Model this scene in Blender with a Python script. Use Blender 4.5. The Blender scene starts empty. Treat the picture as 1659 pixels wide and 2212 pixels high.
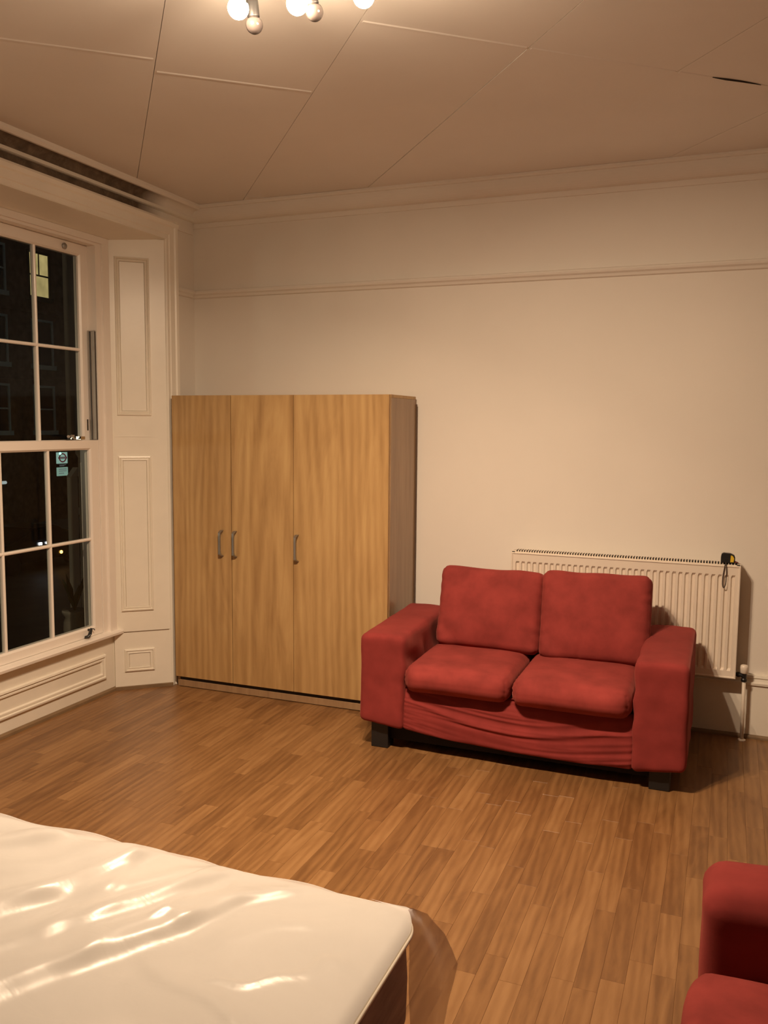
import bpy, bmesh, math, random
from mathutils import Vector, Matrix, noise

random.seed(7)
SC = bpy.context.scene
COL = SC.collection

# ------------------------------------------------------------------ camera
F_PX = 1871.63
YAW, PITCH, ROLL = math.radians(21.60876), math.radians(-5.77243), math.radians(0.48347)
cyw, syw, cp, sp, cr, sr = math.cos(YAW), math.sin(YAW), math.cos(PITCH), math.sin(PITCH), math.cos(ROLL), math.sin(ROLL)
fwd = Vector((-syw * cp, cyw * cp, sp))
rgt = Vector((cyw, syw, 0))
upv = rgt.cross(fwd)
r2 = cr * rgt + sr * upv
u2 = -sr * rgt + cr * upv
EYE = Vector((0, 0, 1.65))
cam_d = bpy.data.cameras.new('camera')
cam_d.sensor_fit = 'HORIZONTAL'
cam_d.sensor_width = 36.0
cam_d.lens = F_PX / 1659 * 36.0
cam_d.clip_start = 0.02
cam = bpy.data.objects.new('camera', cam_d)
M = Matrix((r2, u2, -fwd)).transposed().to_4x4()
M.translation = EYE
cam.matrix_world = M
COL.objects.link(cam)
SC.camera = cam

# ------------------------------------------------------------------ world, exposure
SC.view_settings.view_transform = 'Standard'
SC.view_settings.look = 'None'
SC.view_settings.exposure = 0.0
SC.view_settings.gamma = 1.0
SC.view_settings.use_curve_mapping = False
w = bpy.data.worlds.new('night_sky')
SC.world = w
w.use_nodes = True
w.node_tree.nodes['Background'].inputs[0].default_value = (0.010, 0.011, 0.016, 1)
w.node_tree.nodes['Background'].inputs[1].default_value = 0.5
LAMP_COL = (1.0, 0.735, 0.495)
LAMP_W = 27.5          # each lit reflector face of the ceiling fitting
BULB_GLOW = 300.0       # emission of the lit bulb glass
cy_ = SC.cycles
cy_.use_denoising = True
cy_.max_bounces = 10
cy_.diffuse_bounces = 6
cy_.transparent_max_bounces = 12
cy_.sample_clamp_indirect = 4.0
cy_.caustics_reflective = False
cy_.caustics_refractive = False


def unseen_outdoor_lamp(loc, power, color):
    d = bpy.data.lights.new('unseen_outdoor_light', 'POINT')
    d.energy = power
    d.color = color
    d.shadow_soft_size = 0.3
    o = bpy.data.objects.new('unseen_outdoor_light', d)
    o.location = loc
    COL.objects.link(o)


unseen_outdoor_lamp((-17.5, 24.0, 3.5), 90, (1.0, 0.86, 0.66))  # unseen lamp added to lift the dark street and facade
unseen_outdoor_lamp((-9.0, -3.0, 1.2), 110, (1.0, 0.86, 0.62))  # unseen lamp added to brighten the pier


# ------------------------------------------------------------------ materials
def mat_new(name):
    m = bpy.data.materials.new(name)
    m.use_nodes = True
    nt = m.node_tree
    for n in list(nt.nodes):
        nt.nodes.remove(n)
    out = nt.nodes.new('ShaderNodeOutputMaterial')
    return m, nt, out


def N(nt, t, **kw):
    n = nt.nodes.new(t)
    for k, v in kw.items():
        setattr(n, k, v)
    return n


def ramp(nt, fac, stops):
    r = N(nt, 'ShaderNodeValToRGB')
    el = r.color_ramp.elements
    el[0].position, el[0].color = stops[0][0], (*stops[0][1], 1)
    el[1].position, el[1].color = stops[-1][0], (*stops[-1][1], 1)
    for p, c in stops[1:-1]:
        e = el.new(p)
        e.color = (*c, 1)
    nt.links.new(fac, r.inputs[0])
    return r.outputs[0]


def coords(nt, scale=(1, 1, 1), kind='Object'):
    tc = N(nt, 'ShaderNodeTexCoord')
    mp = N(nt, 'ShaderNodeMapping')
    mp.inputs['Scale'].default_value = scale
    nt.links.new(tc.outputs[kind], mp.inputs[0])
    return mp.outputs[0]


def noise_tex(nt, vec, scale, detail=4, rough=0.55, dist=0.0):
    n = N(nt, 'ShaderNodeTexNoise')
    n.inputs['Scale'].default_value = scale
    n.inputs['Detail'].default_value = detail
    n.inputs['Roughness'].default_value = rough
    n.inputs['Distortion'].default_value = dist
    nt.links.new(vec, n.inputs['Vector'])
    return n.outputs[0]


def bump(nt, h, strength, dist=0.002):
    b = N(nt, 'ShaderNodeBump')
    b.inputs['Strength'].default_value = strength
    b.inputs['Distance'].default_value = dist
    nt.links.new(h, b.inputs['Height'])
    return b.outputs[0]


def plain(name, col, rough=0.5, metal=0.0, var=0.05, nscale=6.0, bmp=0.0, bscale=120.0, spec=0.5, sheen=0.0, stretch=(1, 1, 1)):
    m, nt, out = mat_new(name)
    b = N(nt, 'ShaderNodeBsdfPrincipled')
    v = coords(nt, stretch)
    f = noise_tex(nt, v, nscale)
    lo = tuple(c * (1 - var) for c in col)
    hi = tuple(min(1, c * (1 + var)) for c in col)
    c = ramp(nt, f, [(0.3, lo), (0.7, hi)])
    nt.links.new(c, b.inputs['Base Color'])
    b.inputs['Roughness'].default_value = rough
    b.inputs['Metallic'].default_value = metal
    b.inputs['Specular IOR Level'].default_value = spec
    if sheen:
        b.inputs['Sheen Weight'].default_value = sheen
        b.inputs['Sheen Roughness'].default_value = 0.4
        b.inputs['Sheen Tint'].default_value = (1.0, 0.35, 0.28, 1)
    if bmp:
        nt.links.new(bump(nt, noise_tex(nt, v, bscale, 3), bmp), b.inputs['Normal'])
    nt.links.new(b.outputs[0], out.inputs[0])
    return m


def wood(name, dark, mid, light, stretch, scale=1.0, rough=0.4, tone=False, rings=0.5, spec=0.4, tonemix=0.55, fw=0.5):
    m, nt, out = mat_new(name)
    b = N(nt, 'ShaderNodeBsdfPrincipled')
    tc = N(nt, 'ShaderNodeTexCoord')
    vec = tc.outputs['Object']
    if tone:
        at = N(nt, 'ShaderNodeAttribute', attribute_name='tone')
        off = N(nt, 'ShaderNodeVectorMath', operation='MULTIPLY')
        comb = N(nt, 'ShaderNodeCombineXYZ')
        for i in range(3):
            nt.links.new(at.outputs['Fac'], comb.inputs[i])
        off.inputs[1].default_value = (37.0, 53.0, 91.0)
        nt.links.new(comb.outputs[0], off.inputs[0])
        add = N(nt, 'ShaderNodeVectorMath', operation='ADD')
        nt.links.new(vec, add.inputs[0])
        nt.links.new(off.outputs[0], add.inputs[1])
        vec = add.outputs[0]
    mp = N(nt, 'ShaderNodeMapping')
    mp.inputs['Scale'].default_value = stretch
    nt.links.new(vec, mp.inputs[0])
    v = mp.outputs[0]
    fine = noise_tex(nt, v, 5 * scale, 6, 0.6, 0.4)
    broad = noise_tex(nt, v, 1.3 * scale, 4, 0.55, 1.4)
    wv = N(nt, 'ShaderNodeTexWave', wave_type='RINGS', rings_direction='SPHERICAL')
    wv.inputs['Scale'].default_value = 1.2 * scale
    wv.inputs['Distortion'].default_value = 5.0
    wv.inputs['Detail'].default_value = 3.0
    wv.inputs['Detail Scale'].default_value = 0.8
    nt.links.new(v, wv.inputs['Vector'])
    mx = N(nt, 'ShaderNodeMath', operation='MULTIPLY_ADD')
    nt.links.new(fine, mx.inputs[0])
    mx.inputs[1].default_value = fw
    mb = N(nt, 'ShaderNodeMath', operation='MULTIPLY')
    nt.links.new(broad, mb.inputs[0])
    mb.inputs[1].default_value = 1 - fw
    nt.links.new(mb.outputs[0], mx.inputs[2])
    mw = N(nt, 'ShaderNodeMath', operation='MULTIPLY_ADD')
    nt.links.new(wv.outputs['Fac'], mw.inputs[0])
    mw.inputs[1].default_value = -0.16 * rings
    nt.links.new(mx.outputs[0], mw.inputs[2])
    fac = mw.outputs[0]
    if tone:
        mt = N(nt, 'ShaderNodeMath', operation='MULTIPLY_ADD')
        nt.links.new(at.outputs['Fac'], mt.inputs[0])
        mt.inputs[1].default_value = tonemix
        sub = N(nt, 'ShaderNodeMath', operation='SUBTRACT')
        nt.links.new(fac, sub.inputs[0])
        sub.inputs[1].default_value = tonemix / 2
        nt.links.new(sub.outputs[0], mt.inputs[2])
        fac = mt.outputs[0]
    c = ramp(nt, fac, [(0.22, dark), (0.48, mid), (0.74, light)])
    nt.links.new(c, b.inputs['Base Color'])
    b.inputs['Roughness'].default_value = rough
    b.inputs['Specular IOR Level'].default_value = spec
    nt.links.new(bump(nt, fine, 0.03, 0.001), b.inputs['Normal'])
    nt.links.new(b.outputs[0], out.inputs[0])
    return m


def emit(name, col, strength, pattern=None):
    m, nt, out = mat_new(name)
    e = N(nt, 'ShaderNodeEmission')
    e.inputs[0].default_value = (*col, 1)
    e.inputs[1].default_value = strength
    if pattern:
        v = coords(nt, pattern)
        f = noise_tex(nt, v, 3.0)
        c = ramp(nt, f, [(0.3, tuple(x * 0.6 for x in col)), (0.7, col)])
        nt.links.new(c, e.inputs[0])
    nt.links.new(e.outputs[0], out.inputs[0])
    return m


def pane_glass():
    m, nt, out = mat_new('pane_glass')
    t = N(nt, 'ShaderNodeBsdfTransparent')
    t.inputs[0].default_value = (0.90, 0.92, 0.90, 1)
    g = N(nt, 'ShaderNodeBsdfGlossy')
    g.inputs['Roughness'].default_value = 0.015
    fr = N(nt, 'ShaderNodeFresnel')
    fr.inputs['IOR'].default_value = 1.17
    mx = N(nt, 'ShaderNodeMixShader')
    nt.links.new(fr.outputs[0], mx.inputs[0])
    nt.links.new(t.outputs[0], mx.inputs[1])
    nt.links.new(g.outputs[0], mx.inputs[2])
    nt.links.new(mx.outputs[0], out.inputs[0])
    return m


def plastic_film(name, clear, milk, rough=0.18):
    m, nt, out = mat_new(name)
    t = N(nt, 'ShaderNodeBsdfTransparent')
    t.inputs[0].default_value = (0.93, 0.92, 0.9, 1)
    b = N(nt, 'ShaderNodeBsdfPrincipled')
    v = coords(nt)
    f = noise_tex(nt, v, 4.0, 5, 0.6, 0.8)
    c = ramp(nt, f, [(0.3, tuple(x * 0.93 for x in milk)), (0.7, milk)])
    nt.links.new(c, b.inputs['Base Color'])
    b.inputs['Roughness'].default_value = rough
    b.inputs['Specular IOR Level'].default_value = 0.6
    nt.links.new(bump(nt, noise_tex(nt, coords(nt, (1, 1.6, 1)), 6.0, 3, 0.5, 1.2), 0.16, 0.012), b.inputs['Normal'])
    mx = N(nt, 'ShaderNodeMixShader')
    mx.inputs[0].default_value = 1 - clear
    nt.links.new(t.outputs[0], mx.inputs[1])
    nt.links.new(b.outputs[0], mx.inputs[2])
    nt.links.new(mx.outputs[0], out.inputs[0])
    return m


WALL = (0.80, 0.755, 0.69)
M_wall = plain('wall_paint', WALL, 0.65, var=0.025, nscale=1.3, bmp=0.06, bscale=220)
M_ceil = plain('ceiling_paint', (0.78, 0.735, 0.69), 0.7, var=0.03, nscale=1.5, bmp=0.05, bscale=160)
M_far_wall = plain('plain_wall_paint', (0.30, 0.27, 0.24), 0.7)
M_trim = plain('trim_gloss_paint', (0.82, 0.78, 0.69), 0.32, var=0.03, nscale=5, bmp=0.03, bscale=60)
M_upvc = plain('window_white', (0.84, 0.79, 0.73), 0.3, var=0.015, nscale=3)
M_bead = plain('beading_brown', (0.20, 0.13, 0.07), 0.5, var=0.15, nscale=9, stretch=(1, 1, 1))
M_dark = plain('gap_dark', (0.03, 0.022, 0.016), 0.8)
M_plank = wood('floor_laminate', (0.155, 0.072, 0.026), (0.235, 0.117, 0.044), (0.305, 0.164, 0.067), (11, 1.7, 4), 1.0, 0.36, True, 0.9, 0.45, 0.36, 0.28)
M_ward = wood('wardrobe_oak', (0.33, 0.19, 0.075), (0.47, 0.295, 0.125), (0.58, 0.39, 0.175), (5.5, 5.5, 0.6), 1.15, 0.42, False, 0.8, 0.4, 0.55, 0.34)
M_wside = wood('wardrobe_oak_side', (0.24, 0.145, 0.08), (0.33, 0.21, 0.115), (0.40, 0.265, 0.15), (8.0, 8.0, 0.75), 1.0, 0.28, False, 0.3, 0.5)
M_hard = plain('hardboard_back', (0.10, 0.06, 0.035), 0.8)
M_steel = plain('brushed_steel', (0.36, 0.35, 0.34), 0.38, 0.85)
M_red = plain('red_suede', (0.225, 0.033, 0.030), 0.92, var=0.16, nscale=7, bmp=0.10, bscale=260, spec=0.15, sheen=0.2)
M_red2 = plain('red_suede_cushion', (0.25, 0.040, 0.035), 0.92, var=0.19, nscale=9, bmp=0.10, bscale=260, spec=0.15, sheen=0.2)
M_black = plain('black_paint', (0.012, 0.011, 0.011), 0.45)
M_under = plain('black_lining_and_shade', (0.015, 0.012, 0.011), 0.95)  # seat deck lining, and the painted shade under the sofa
M_rad = plain('radiator_enamel', (0.80, 0.72, 0.62), 0.35, var=0.02)
M_slot_shade = plain('radiator_slot_shade', (0.03, 0.025, 0.02), 0.7)
M_pipe = plain('pipe_paint', (0.72, 0.64, 0.54), 0.4)
M_black_pl = plain('black_plastic', (0.018, 0.018, 0.018), 0.35)
M_yellow = plain('yellow_plastic', (0.75, 0.52, 0.04), 0.4)
M_cord = plain('black_cord', (0.03, 0.017, 0.012), 0.8)
M_chrome = plain('chrome', (0.7, 0.68, 0.65), 0.15, 1.0)
M_bulb_off = None
M_quilt = plain('mattress_white', (0.76, 0.735, 0.69), 0.7, var=0.02, nscale=5)
M_side = plain('mattress_side_brown', (0.36, 0.29, 0.28), 0.85, var=0.2, nscale=10, stretch=(1, 1, 6))
M_piping = plain('mattress_piping', (0.86, 0.80, 0.68), 0.6)
M_film = plastic_film('plastic_film', 0.30, (0.76, 0.745, 0.73), 0.30)
M_flap = plastic_film('plastic_film_thin', 0.38, (0.84, 0.79, 0.80), 0.4)
M_glass = pane_glass()
M_alu = plain('aluminium_track', (0.42, 0.40, 0.37), 0.45, 0.6)
M_brick = plain('dark_brick', (0.16, 0.10, 0.07), 0.9, var=0.35, nscale=3, bmp=0.2, bscale=8)
M_stone = plain('pale_stone', (0.36, 0.33, 0.27), 0.85, var=0.15, nscale=4)
M_stucco = plain('stucco', (0.80, 0.76, 0.60), 0.9, var=0.1, nscale=3)
M_pierup = plain('darker_stucco', (0.42, 0.37, 0.28), 0.9, var=0.1, nscale=3)  # darker stucco tone for the upper shaft
M_frame_far = plain('far_frame', (0.62, 0.74, 0.70), 0.6)
M_farglass = plain('far_glass', (0.03, 0.035, 0.035), 0.2)
M_lit = emit('lit_room_glow', (0.64, 0.49, 0.20), 0.8, (1, 0.6, 0.5))
M_blind = plain('far_blind', (0.05, 0.045, 0.03), 0.9)
M_asphalt = plain('asphalt', (0.045, 0.04, 0.035), 0.55, var=0.3, nscale=1.5)
M_car = plain('car_paint', (0.02, 0.018, 0.018), 0.2, 0.3)
M_carglass = plain('car_glass', (0.01, 0.01, 0.012), 0.08)
M_tyre = plain('tyre', (0.01, 0.01, 0.01), 0.8)
M_white_spot = emit('car_white_spot', (0.85, 0.9, 1.0), 6.0)
M_amber = emit('car_indicator', (1.0, 0.45, 0.08), 9.0)
M_leafm = plain('dark_leaf', (0.03, 0.045, 0.02), 0.6)
M_signw = emit('sign_face', (0.42, 0.66, 0.56), 0.62)
M_signt = emit('sign_tile', (0.36, 0.58, 0.47), 0.55)
M_signr = emit('sign_ring', (0.16, 0.035, 0.045), 0.5)
M_signb = emit('sign_bar_lettering', (0.30, 0.34, 0.34), 0.4)
M_cyan = emit('green_signal_lens', (0.25, 1.0, 0.72), 4.0)
M_tube = emit('street_tube', (0.75, 0.85, 0.85), 0.5)


def mottled_dark_mat():  # mottled dark brown that fades to the wall colour along its length
    m, nt, out = mat_new('mottled_dark_cornice')
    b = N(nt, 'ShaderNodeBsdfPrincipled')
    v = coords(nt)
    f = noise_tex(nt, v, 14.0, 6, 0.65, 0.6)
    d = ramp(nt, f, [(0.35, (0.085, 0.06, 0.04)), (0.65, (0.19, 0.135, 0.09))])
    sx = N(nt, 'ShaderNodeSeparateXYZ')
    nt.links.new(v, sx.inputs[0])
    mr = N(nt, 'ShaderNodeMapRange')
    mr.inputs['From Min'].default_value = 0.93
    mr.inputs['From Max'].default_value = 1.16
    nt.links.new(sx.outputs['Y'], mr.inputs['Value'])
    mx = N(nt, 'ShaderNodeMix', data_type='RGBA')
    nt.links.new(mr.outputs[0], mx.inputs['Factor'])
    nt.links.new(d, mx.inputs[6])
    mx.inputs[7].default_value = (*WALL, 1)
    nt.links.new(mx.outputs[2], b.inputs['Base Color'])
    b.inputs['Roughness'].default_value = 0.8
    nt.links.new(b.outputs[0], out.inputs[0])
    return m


M_mottled = mottled_dark_mat()


def bulb_off_mat():
    m, nt, out = mat_new('frosted_bulb_unlit')
    b = N(nt, 'ShaderNodeBsdfPrincipled')
    v = coords(nt)
    c = ramp(nt, noise_tex(nt, v, 5), [(0.3, (0.05, 0.04, 0.038)), (0.7, (0.065, 0.052, 0.048))])
    nt.links.new(c, b.inputs['Base Color'])
    b.inputs['Roughness'].default_value = 0.12
    b.inputs['Transmission Weight'].default_value = 0.1
    nt.links.new(b.outputs[0], out.inputs[0])
    return m


M_bulb_off = bulb_off_mat()
M_bulb = emit('lit_bulb', (1.0, 0.75, 0.50), BULB_GLOW)


# ------------------------------------------------------------------ mesh helpers
def link(name, bm, mat, parent=None, smooth=False, kind=None):
    me = bpy.data.meshes.new(name)
    bmesh.ops.recalc_face_normals(bm, faces=bm.faces)
    bm.to_mesh(me)
    bm.free()
    if smooth:
        for p in me.polygons:
            p.use_smooth = True
    mats = mat if isinstance(mat, (list, tuple)) else [mat]
    for q in mats:
        me.materials.append(q)
    o = bpy.data.objects.new(name, me)
    COL.objects.link(o)
    if parent:
        base = parent
        off = Vector(base.get('_base', (0, 0, 0)))
        me.transform(Matrix.Translation(-off))
        o.parent = parent
        o['_base'] = tuple(off)
    if kind:
        o['kind'] = kind
    return o


def thing(name, loc, label, cat, group=None, kind=None):
    o = bpy.data.objects.new(name, None)
    o.empty_display_size = 0.1
    o.location = loc
    o['_base'] = tuple(loc)
    COL.objects.link(o)
    if label:
        o['label'] = label
    if cat:
        o['category'] = cat
    if group:
        o['group'] = group
    if kind:
        o['kind'] = kind
    return o


def tag(o, label, cat, group=None):
    o['label'] = label
    o['category'] = cat
    if group:
        o['group'] = group


def rebase(o, loc):
    """move a single-mesh thing's origin to its base"""
    o.data.transform(Matrix.Translation(-Vector(loc)))
    o.location = loc
    return o


def box(bm, x0, x1, y0, y1, z0, z1, mi=0):
    vs = [bm.verts.new(p) for p in ((x0, y0, z0), (x1, y0, z0), (x1, y1, z0), (x0, y1, z0),
                                    (x0, y0, z1), (x1, y0, z1), (x1, y1, z1), (x0, y1, z1))]
    for q in ((0, 3, 2, 1), (4, 5, 6, 7), (0, 1, 5, 4), (1, 2, 6, 5), (2, 3, 7, 6), (3, 0, 4, 7)):
        f = bm.faces.new([vs[i] for i in q])
        f.material_index = mi
    return vs


def boxbm(*a):
    bm = bmesh.new()
    box(bm, *a)
    return bm


def bevbox(x0, x1, y0, y1, z0, z1, r=0.003, seg=2):
    bm = boxbm(x0, x1, y0, y1, z0, z1)
    bmesh.ops.bevel(bm, geom=list(bm.edges), offset=r, segments=seg, affect='EDGES', profile=0.5)
    return bm


def obox(bm, o, u, v, wv):
    o, u, v, wv = Vector(o), Vector(u), Vector(v), Vector(wv)
    vs = [bm.verts.new(p) for p in (o, o + u, o + u + v, o + v, o + wv, o + u + wv, o + u + v + wv, o + v + wv)]
    for q in ((0, 3, 2, 1), (4, 5, 6, 7), (0, 1, 5, 4), (1, 2, 6, 5), (2, 3, 7, 6), (3, 0, 4, 7)):
        bm.faces.new([vs[i] for i in q])


def prism(poly, a, b, fn):
    """poly of 2D points extruded from parameter a to b; fn(p2, t) -> 3D"""
    bm = bmesh.new()
    A = [bm.verts.new(fn(p, a)) for p in poly]
    B = [bm.verts.new(fn(p, b)) for p in poly]
    n = len(poly)
    for i in range(n):
        j = (i + 1) % n
        bm.faces.new((A[i], A[j], B[j], B[i]))
    bm.faces.new(A[::-1])
    bm.faces.new(B)
    return bm


def tube(bm, pts, r, seg=8, caps=True, close=False):
    pts = [Vector(p) for p in pts]
    rr = r if isinstance(r, (list, tuple)) else [r] * len(pts)
    rings = []
    ref = None
    n = len(pts)
    for i, p in enumerate(pts):
        if close:
            d = pts[(i + 1) % n] - pts[i - 1]
        else:
            d = pts[min(i + 1, n - 1)] - pts[max(i - 1, 0)]
        d.normalize()
        if ref is None:
            ref = Vector((0, 0, 1)) if abs(d.z) < 0.9 else Vector((1, 0, 0))
        x = d.cross(ref)
        if x.length < 1e-5:
            x = d.orthogonal()
        x.normalize()
        y = d.cross(x).normalized()
        ref = -y if False else ref
        rings.append([bm.verts.new(p + rr[i] * (math.cos(2 * math.pi * k / seg) * x + math.sin(2 * math.pi * k / seg) * y)) for k in range(seg)])
    m = n if close else n - 1
    for i in range(m):
        a, b = rings[i], rings[(i + 1) % n]
        for k in range(seg):
            bm.faces.new((a[k], a[(k + 1) % seg], b[(k + 1) % seg], b[k]))
    if caps and not close:
        bm.faces.new(rings[0][::-1])
        bm.faces.new(rings[-1])


def lathe(bm, c, prof, seg=16, axis='z'):
    c = Vector(c)
    rings = []
    for r, h in prof:
        ring = []
        for k in range(seg):
            a = 2 * math.pi * k / seg
            p = Vector((r * math.cos(a), r * math.sin(a), h))
            if axis == 'y':
                p = Vector((p.x, p.z, p.y))
            elif axis == 'x':
                p = Vector((p.z, p.x, p.y))
            ring.append(bm.verts.new(c + p))
        rings.append(ring)
    for a, b in zip(rings, rings[1:]):
        for k in range(seg):
            bm.faces.new((a[k], a[(k + 1) % seg], b[(k + 1) % seg], b[k]))
    bm.faces.new(rings[0][::-1])
    bm.faces.new(rings[-1])


def axis_list(h, r, n):
    a = [-h, -h + r * 0.25, -h + r * 0.6, -h + r]
    inner = 2 * (h - r)
    for i in range(1, n):
        a.append(-h + r + inner * i / n)
    a += [h - r, h - r * 0.6, h - r * 0.25, h]
    return a


def soft_box(center, size, r, n, deform=None):
    """a rounded box with a dense surface; deform(p_local, unit) -> p_local"""
    h = [s / 2 for s in size]
    ax = [axis_list(h[i], min(r, h[i] * 0.98), n[i]) for i in range(3)]
    bm = bmesh.new()
    cache = {}
    c = Vector(center)

    def vert(p):
        key = tuple(round(x, 5) for x in p)
        if key in cache:
            return cache[key]
        q = Vector([max(-(h[i] - r), min(h[i] - r, p[i])) if h[i] > r else 0.0 for i in range(3)])
        d = Vector(p) - q
        pos = q + d.normalized() * r if d.length > 1e-9 else Vector(p)
        if deform:
            pos = deform(pos.copy(), Vector([p[i] / h[i] for i in range(3)]))
        v = bm.verts.new(c + pos)
        cache[key] = v
        return v

    for i in range(3):
        j, k = (i + 1) % 3, (i + 2) % 3
        for s in (-1, 1):
            for a in range(len(ax[j]) - 1):
                for b in range(len(ax[k]) - 1):
                    quad = []
                    for (da, db) in ((0, 0), (1, 0), (1, 1), (0, 1)):
                        p = [0, 0, 0]
                        p[i] = s * h[i]
                        p[j] = ax[j][a + da]
                        p[k] = ax[k][b + db]
                        quad.append(vert(p))
                    if len(set(quad)) == 4:
                        try:
                            bm.faces.new(quad if s > 0 else quad[::-1])
                        except ValueError:
                            pass
    return bm


def sweep_rect_frame(o, u, v, nrm, u0, u1, v0, v1, prof):
    """mitred moulding round a rectangle; prof = [(inset, height)...]"""
    bm = bmesh.new()
    o, u, v, nrm = Vector(o), Vector(u), Vector(v), Vector(nrm)
    rings = []
    for ins, hgt in prof:
        rings.append([bm.verts.new(o + u * a + v * b + nrm * hgt) for a, b in
                      ((u0 + ins, v0 + ins), (u1 - ins, v0 + ins), (u1 - ins, v1 - ins), (u0 + ins, v1 - ins))])
    for a, b in zip(rings, rings[1:]):
        for k in range(4):
            bm.faces.new((a[k], a[(k + 1) % 4], b[(k + 1) % 4], b[k]))
    return bm


def nz(p, s=1.0, seed=0.0):
    return noise.noise(Vector((p[0] * s + seed, p[1] * s + seed * 1.7, p[2] * s - seed)))


def struct(name, bm, mat, smooth=False):
    return link(name, bm, mat, None, smooth, 'structure')


def proj(p):
    d = Vector(p) - EYE
    z = d.dot(fwd)
    return (F_PX * d.dot(r2) / z + 829.5, -F_PX * d.dot(u2) / z + 1106, z)


# ------------------------------------------------------------------ room shell
XL, XR, YB, YF, ZC = -3.30, 1.45, 4.92, -1.3, 3.03
floor = struct('floor', boxbm(-3.60, XR, YF, YB, -0.10, -0.0078), M_bead)
ceil = struct('ceiling', boxbm(-3.35, XR, YF, YB, ZC + 0.012, ZC + 0.12), M_dark)
struct('wall_back', boxbm(-3.65, XR + 0.15, YB, YB + 0.2, -0.1, 3.15), M_wall)
struct('wall_right', boxbm(XR, XR + 0.15, YF, YB, -0.1, 3.15), M_far_wall)
struct('wall_front', boxbm(-3.65, XR + 0.15, YF - 0.15, YF, -0.1, 3.15), M_far_wall)
bm = bmesh.new()
box(bm, -3.65, XL, 4.585, YB, -0.1, 3.15)
box(bm, -3.65, XL, YF, 2.235, -0.1, 3.15)
box(bm, -3.65, XL, 2.235, 4.585, 2.86, 3.15)
box(bm, -3.65, -3.50, 2.235, 4.585, -0.1, 0.345)
struct('wall_left', bm, M_wall)


def clip_poly(poly, x0, x1, y0, y1):
    def clip(ps, ins, inter):
        out = []
        for i in range(len(ps)):
            a, b = ps[i - 1], ps[i]
            if ins(b):
                if not ins(a):
                    out.append(inter(a, b))
                out.append(b)
            elif ins(a):
                out.append(inter(a, b))
        return out

    def ix(x):
        return lambda a, b: (x, a[1] + (b[1] - a[1]) * (x - a[0]) / (b[0] - a[0]))

    def iy(y):
        return lambda a, b: (a[0] + (b[0] - a[0]) * (y - a[1]) / (b[1] - a[1]), y)
    for ins, inter in ((lambda p: p[0] >= x0, ix(x0)), (lambda p: p[0] <= x1, ix(x1)),
                       (lambda p: p[1] >= y0, iy(y0)), (lambda p: p[1] <= y1, iy(y1))):
        if poly:
            poly = clip(poly, ins, inter)
    return poly


# ceiling boards laid diagonally, each one a panel
T = Vector((-0.640, 0.768))
Nn = Vector((0.768, 0.640))
tapes = []
for k in range(-5, 9):
    n0 = 0.241 + 0.646 * k
    start = {0: 3.69, -1: 3.57}.get(k, 3.01 if k >= 1 else 3.3)
    if k >= 4:
        start = 2.98
    for j in range(-5, 3):
        s0 = start + 2.44 * j
        g = 0.0012
        pl = []
        for a, b in ((n0 + g, s0 + g), (n0 + 0.646 - g, s0 + g), (n0 + 0.646 - g, s0 + 2.44 - g), (n0 + g, s0 + 2.44 - g)):
            q = Nn * a + T * b
            pl.append((q.x, q.y))
        pl = clip_poly(pl, XL, XR, YF, YB)
        if len(pl) < 3:
            continue
        dz = random.uniform(-0.0012, 0.0012)
        bm = prism(pl, ZC + dz, ZC + 0.012, lambda p, t: (p[0], p[1], t))
        if bm.calc_volume() == 0:
            pass
        link('panel', bm, M_ceil, ceil)
        if j == 0 and -2 <= k <= 4:
            tapes.append((n0, s0))
for n0, s0 in tapes:
    a = Nn * (n0 + 0.01) + T * s0
    b = Nn * (n0 + 0.636) + T * s0
    if not (XL + 0.1 < a.x < XR and YF < a.y < 4.8 and XL + 0.1 < b.x < XR and b.y < 4.8):
        continue
    bm = prism([(-0.010, 0.0), (-0.004, -0.003), (0.004, -0.003), (0.010, 0.0)], 0, 1,
               lambda p, t: ((a.x + (b.x - a.x) * t + T.x * p[0]), (a.y + (b.y - a.y) * t + T.y * p[0]), ZC + p[1]))
    link('joint_strip', bm, M_ceil, ceil)
# the opened crack
bm = bmesh.new()
pts = [(-0.125, 3.806), (-0.075, 3.846), (-0.02, 3.888), (0.055, 3.955)]
tube(bm, [(x, y, ZC - 0.003) for x, y in pts], [0.0015, 0.0045, 0.004, 0.0015], 5)
link('crack', bm, M_dark, ceil)

# floor strips
PW = 0.0705
cand = []
col = 0
x = -3.60
while x < XR:
    y = YF + random.uniform(-0.4, 0)
    while y < YB:
        L = random.choice((0.36, 0.45, 0.56, 0.68))
        cand.append((x, min(x + PW, XR), max(y, YF), min(y + L, YB)))
        y += L
    x += PW


def seen_area(c):
    cx, cy_m = (c[0] + c[1]) / 2, (c[2] + c[3]) / 2
    if cy_m < 1.2:
        return 0
    # hidden under / behind furniture
    t = (1.65 - 0.54) / 1.65
    if cx * t < -0.61 and cy_m * t < 1.77:
        return 0
    t = (1.65 - 0.44) / 1.65
    if cx * t > 0.0 and cy_m * t < 2.2:
        return 0
    if cy_m > 4.15 and -1.62 < cx < -0.1 or (cy_m > 4.5 and cx < -1.7):
        return 0
    if cx < -3.45:
        return 0
    ps = [proj((a, b, 0)) for a, b in ((c[0], c[2]), (c[1], c[2]), (c[1], c[3]), (c[0], c[3]))]
    if all(p[0] < 0 or p[0] > 1659 or p[1] > 2212 for p in ps):
        return 0
    s = 0
    for i in range(4):
        s += ps[i - 1][0] * ps[i][1] - ps[i][0] * ps[i - 1][1]
    return abs(s) / 2


rank = sorted(cand, key=seen_area, reverse=True)
tones = {}


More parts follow.
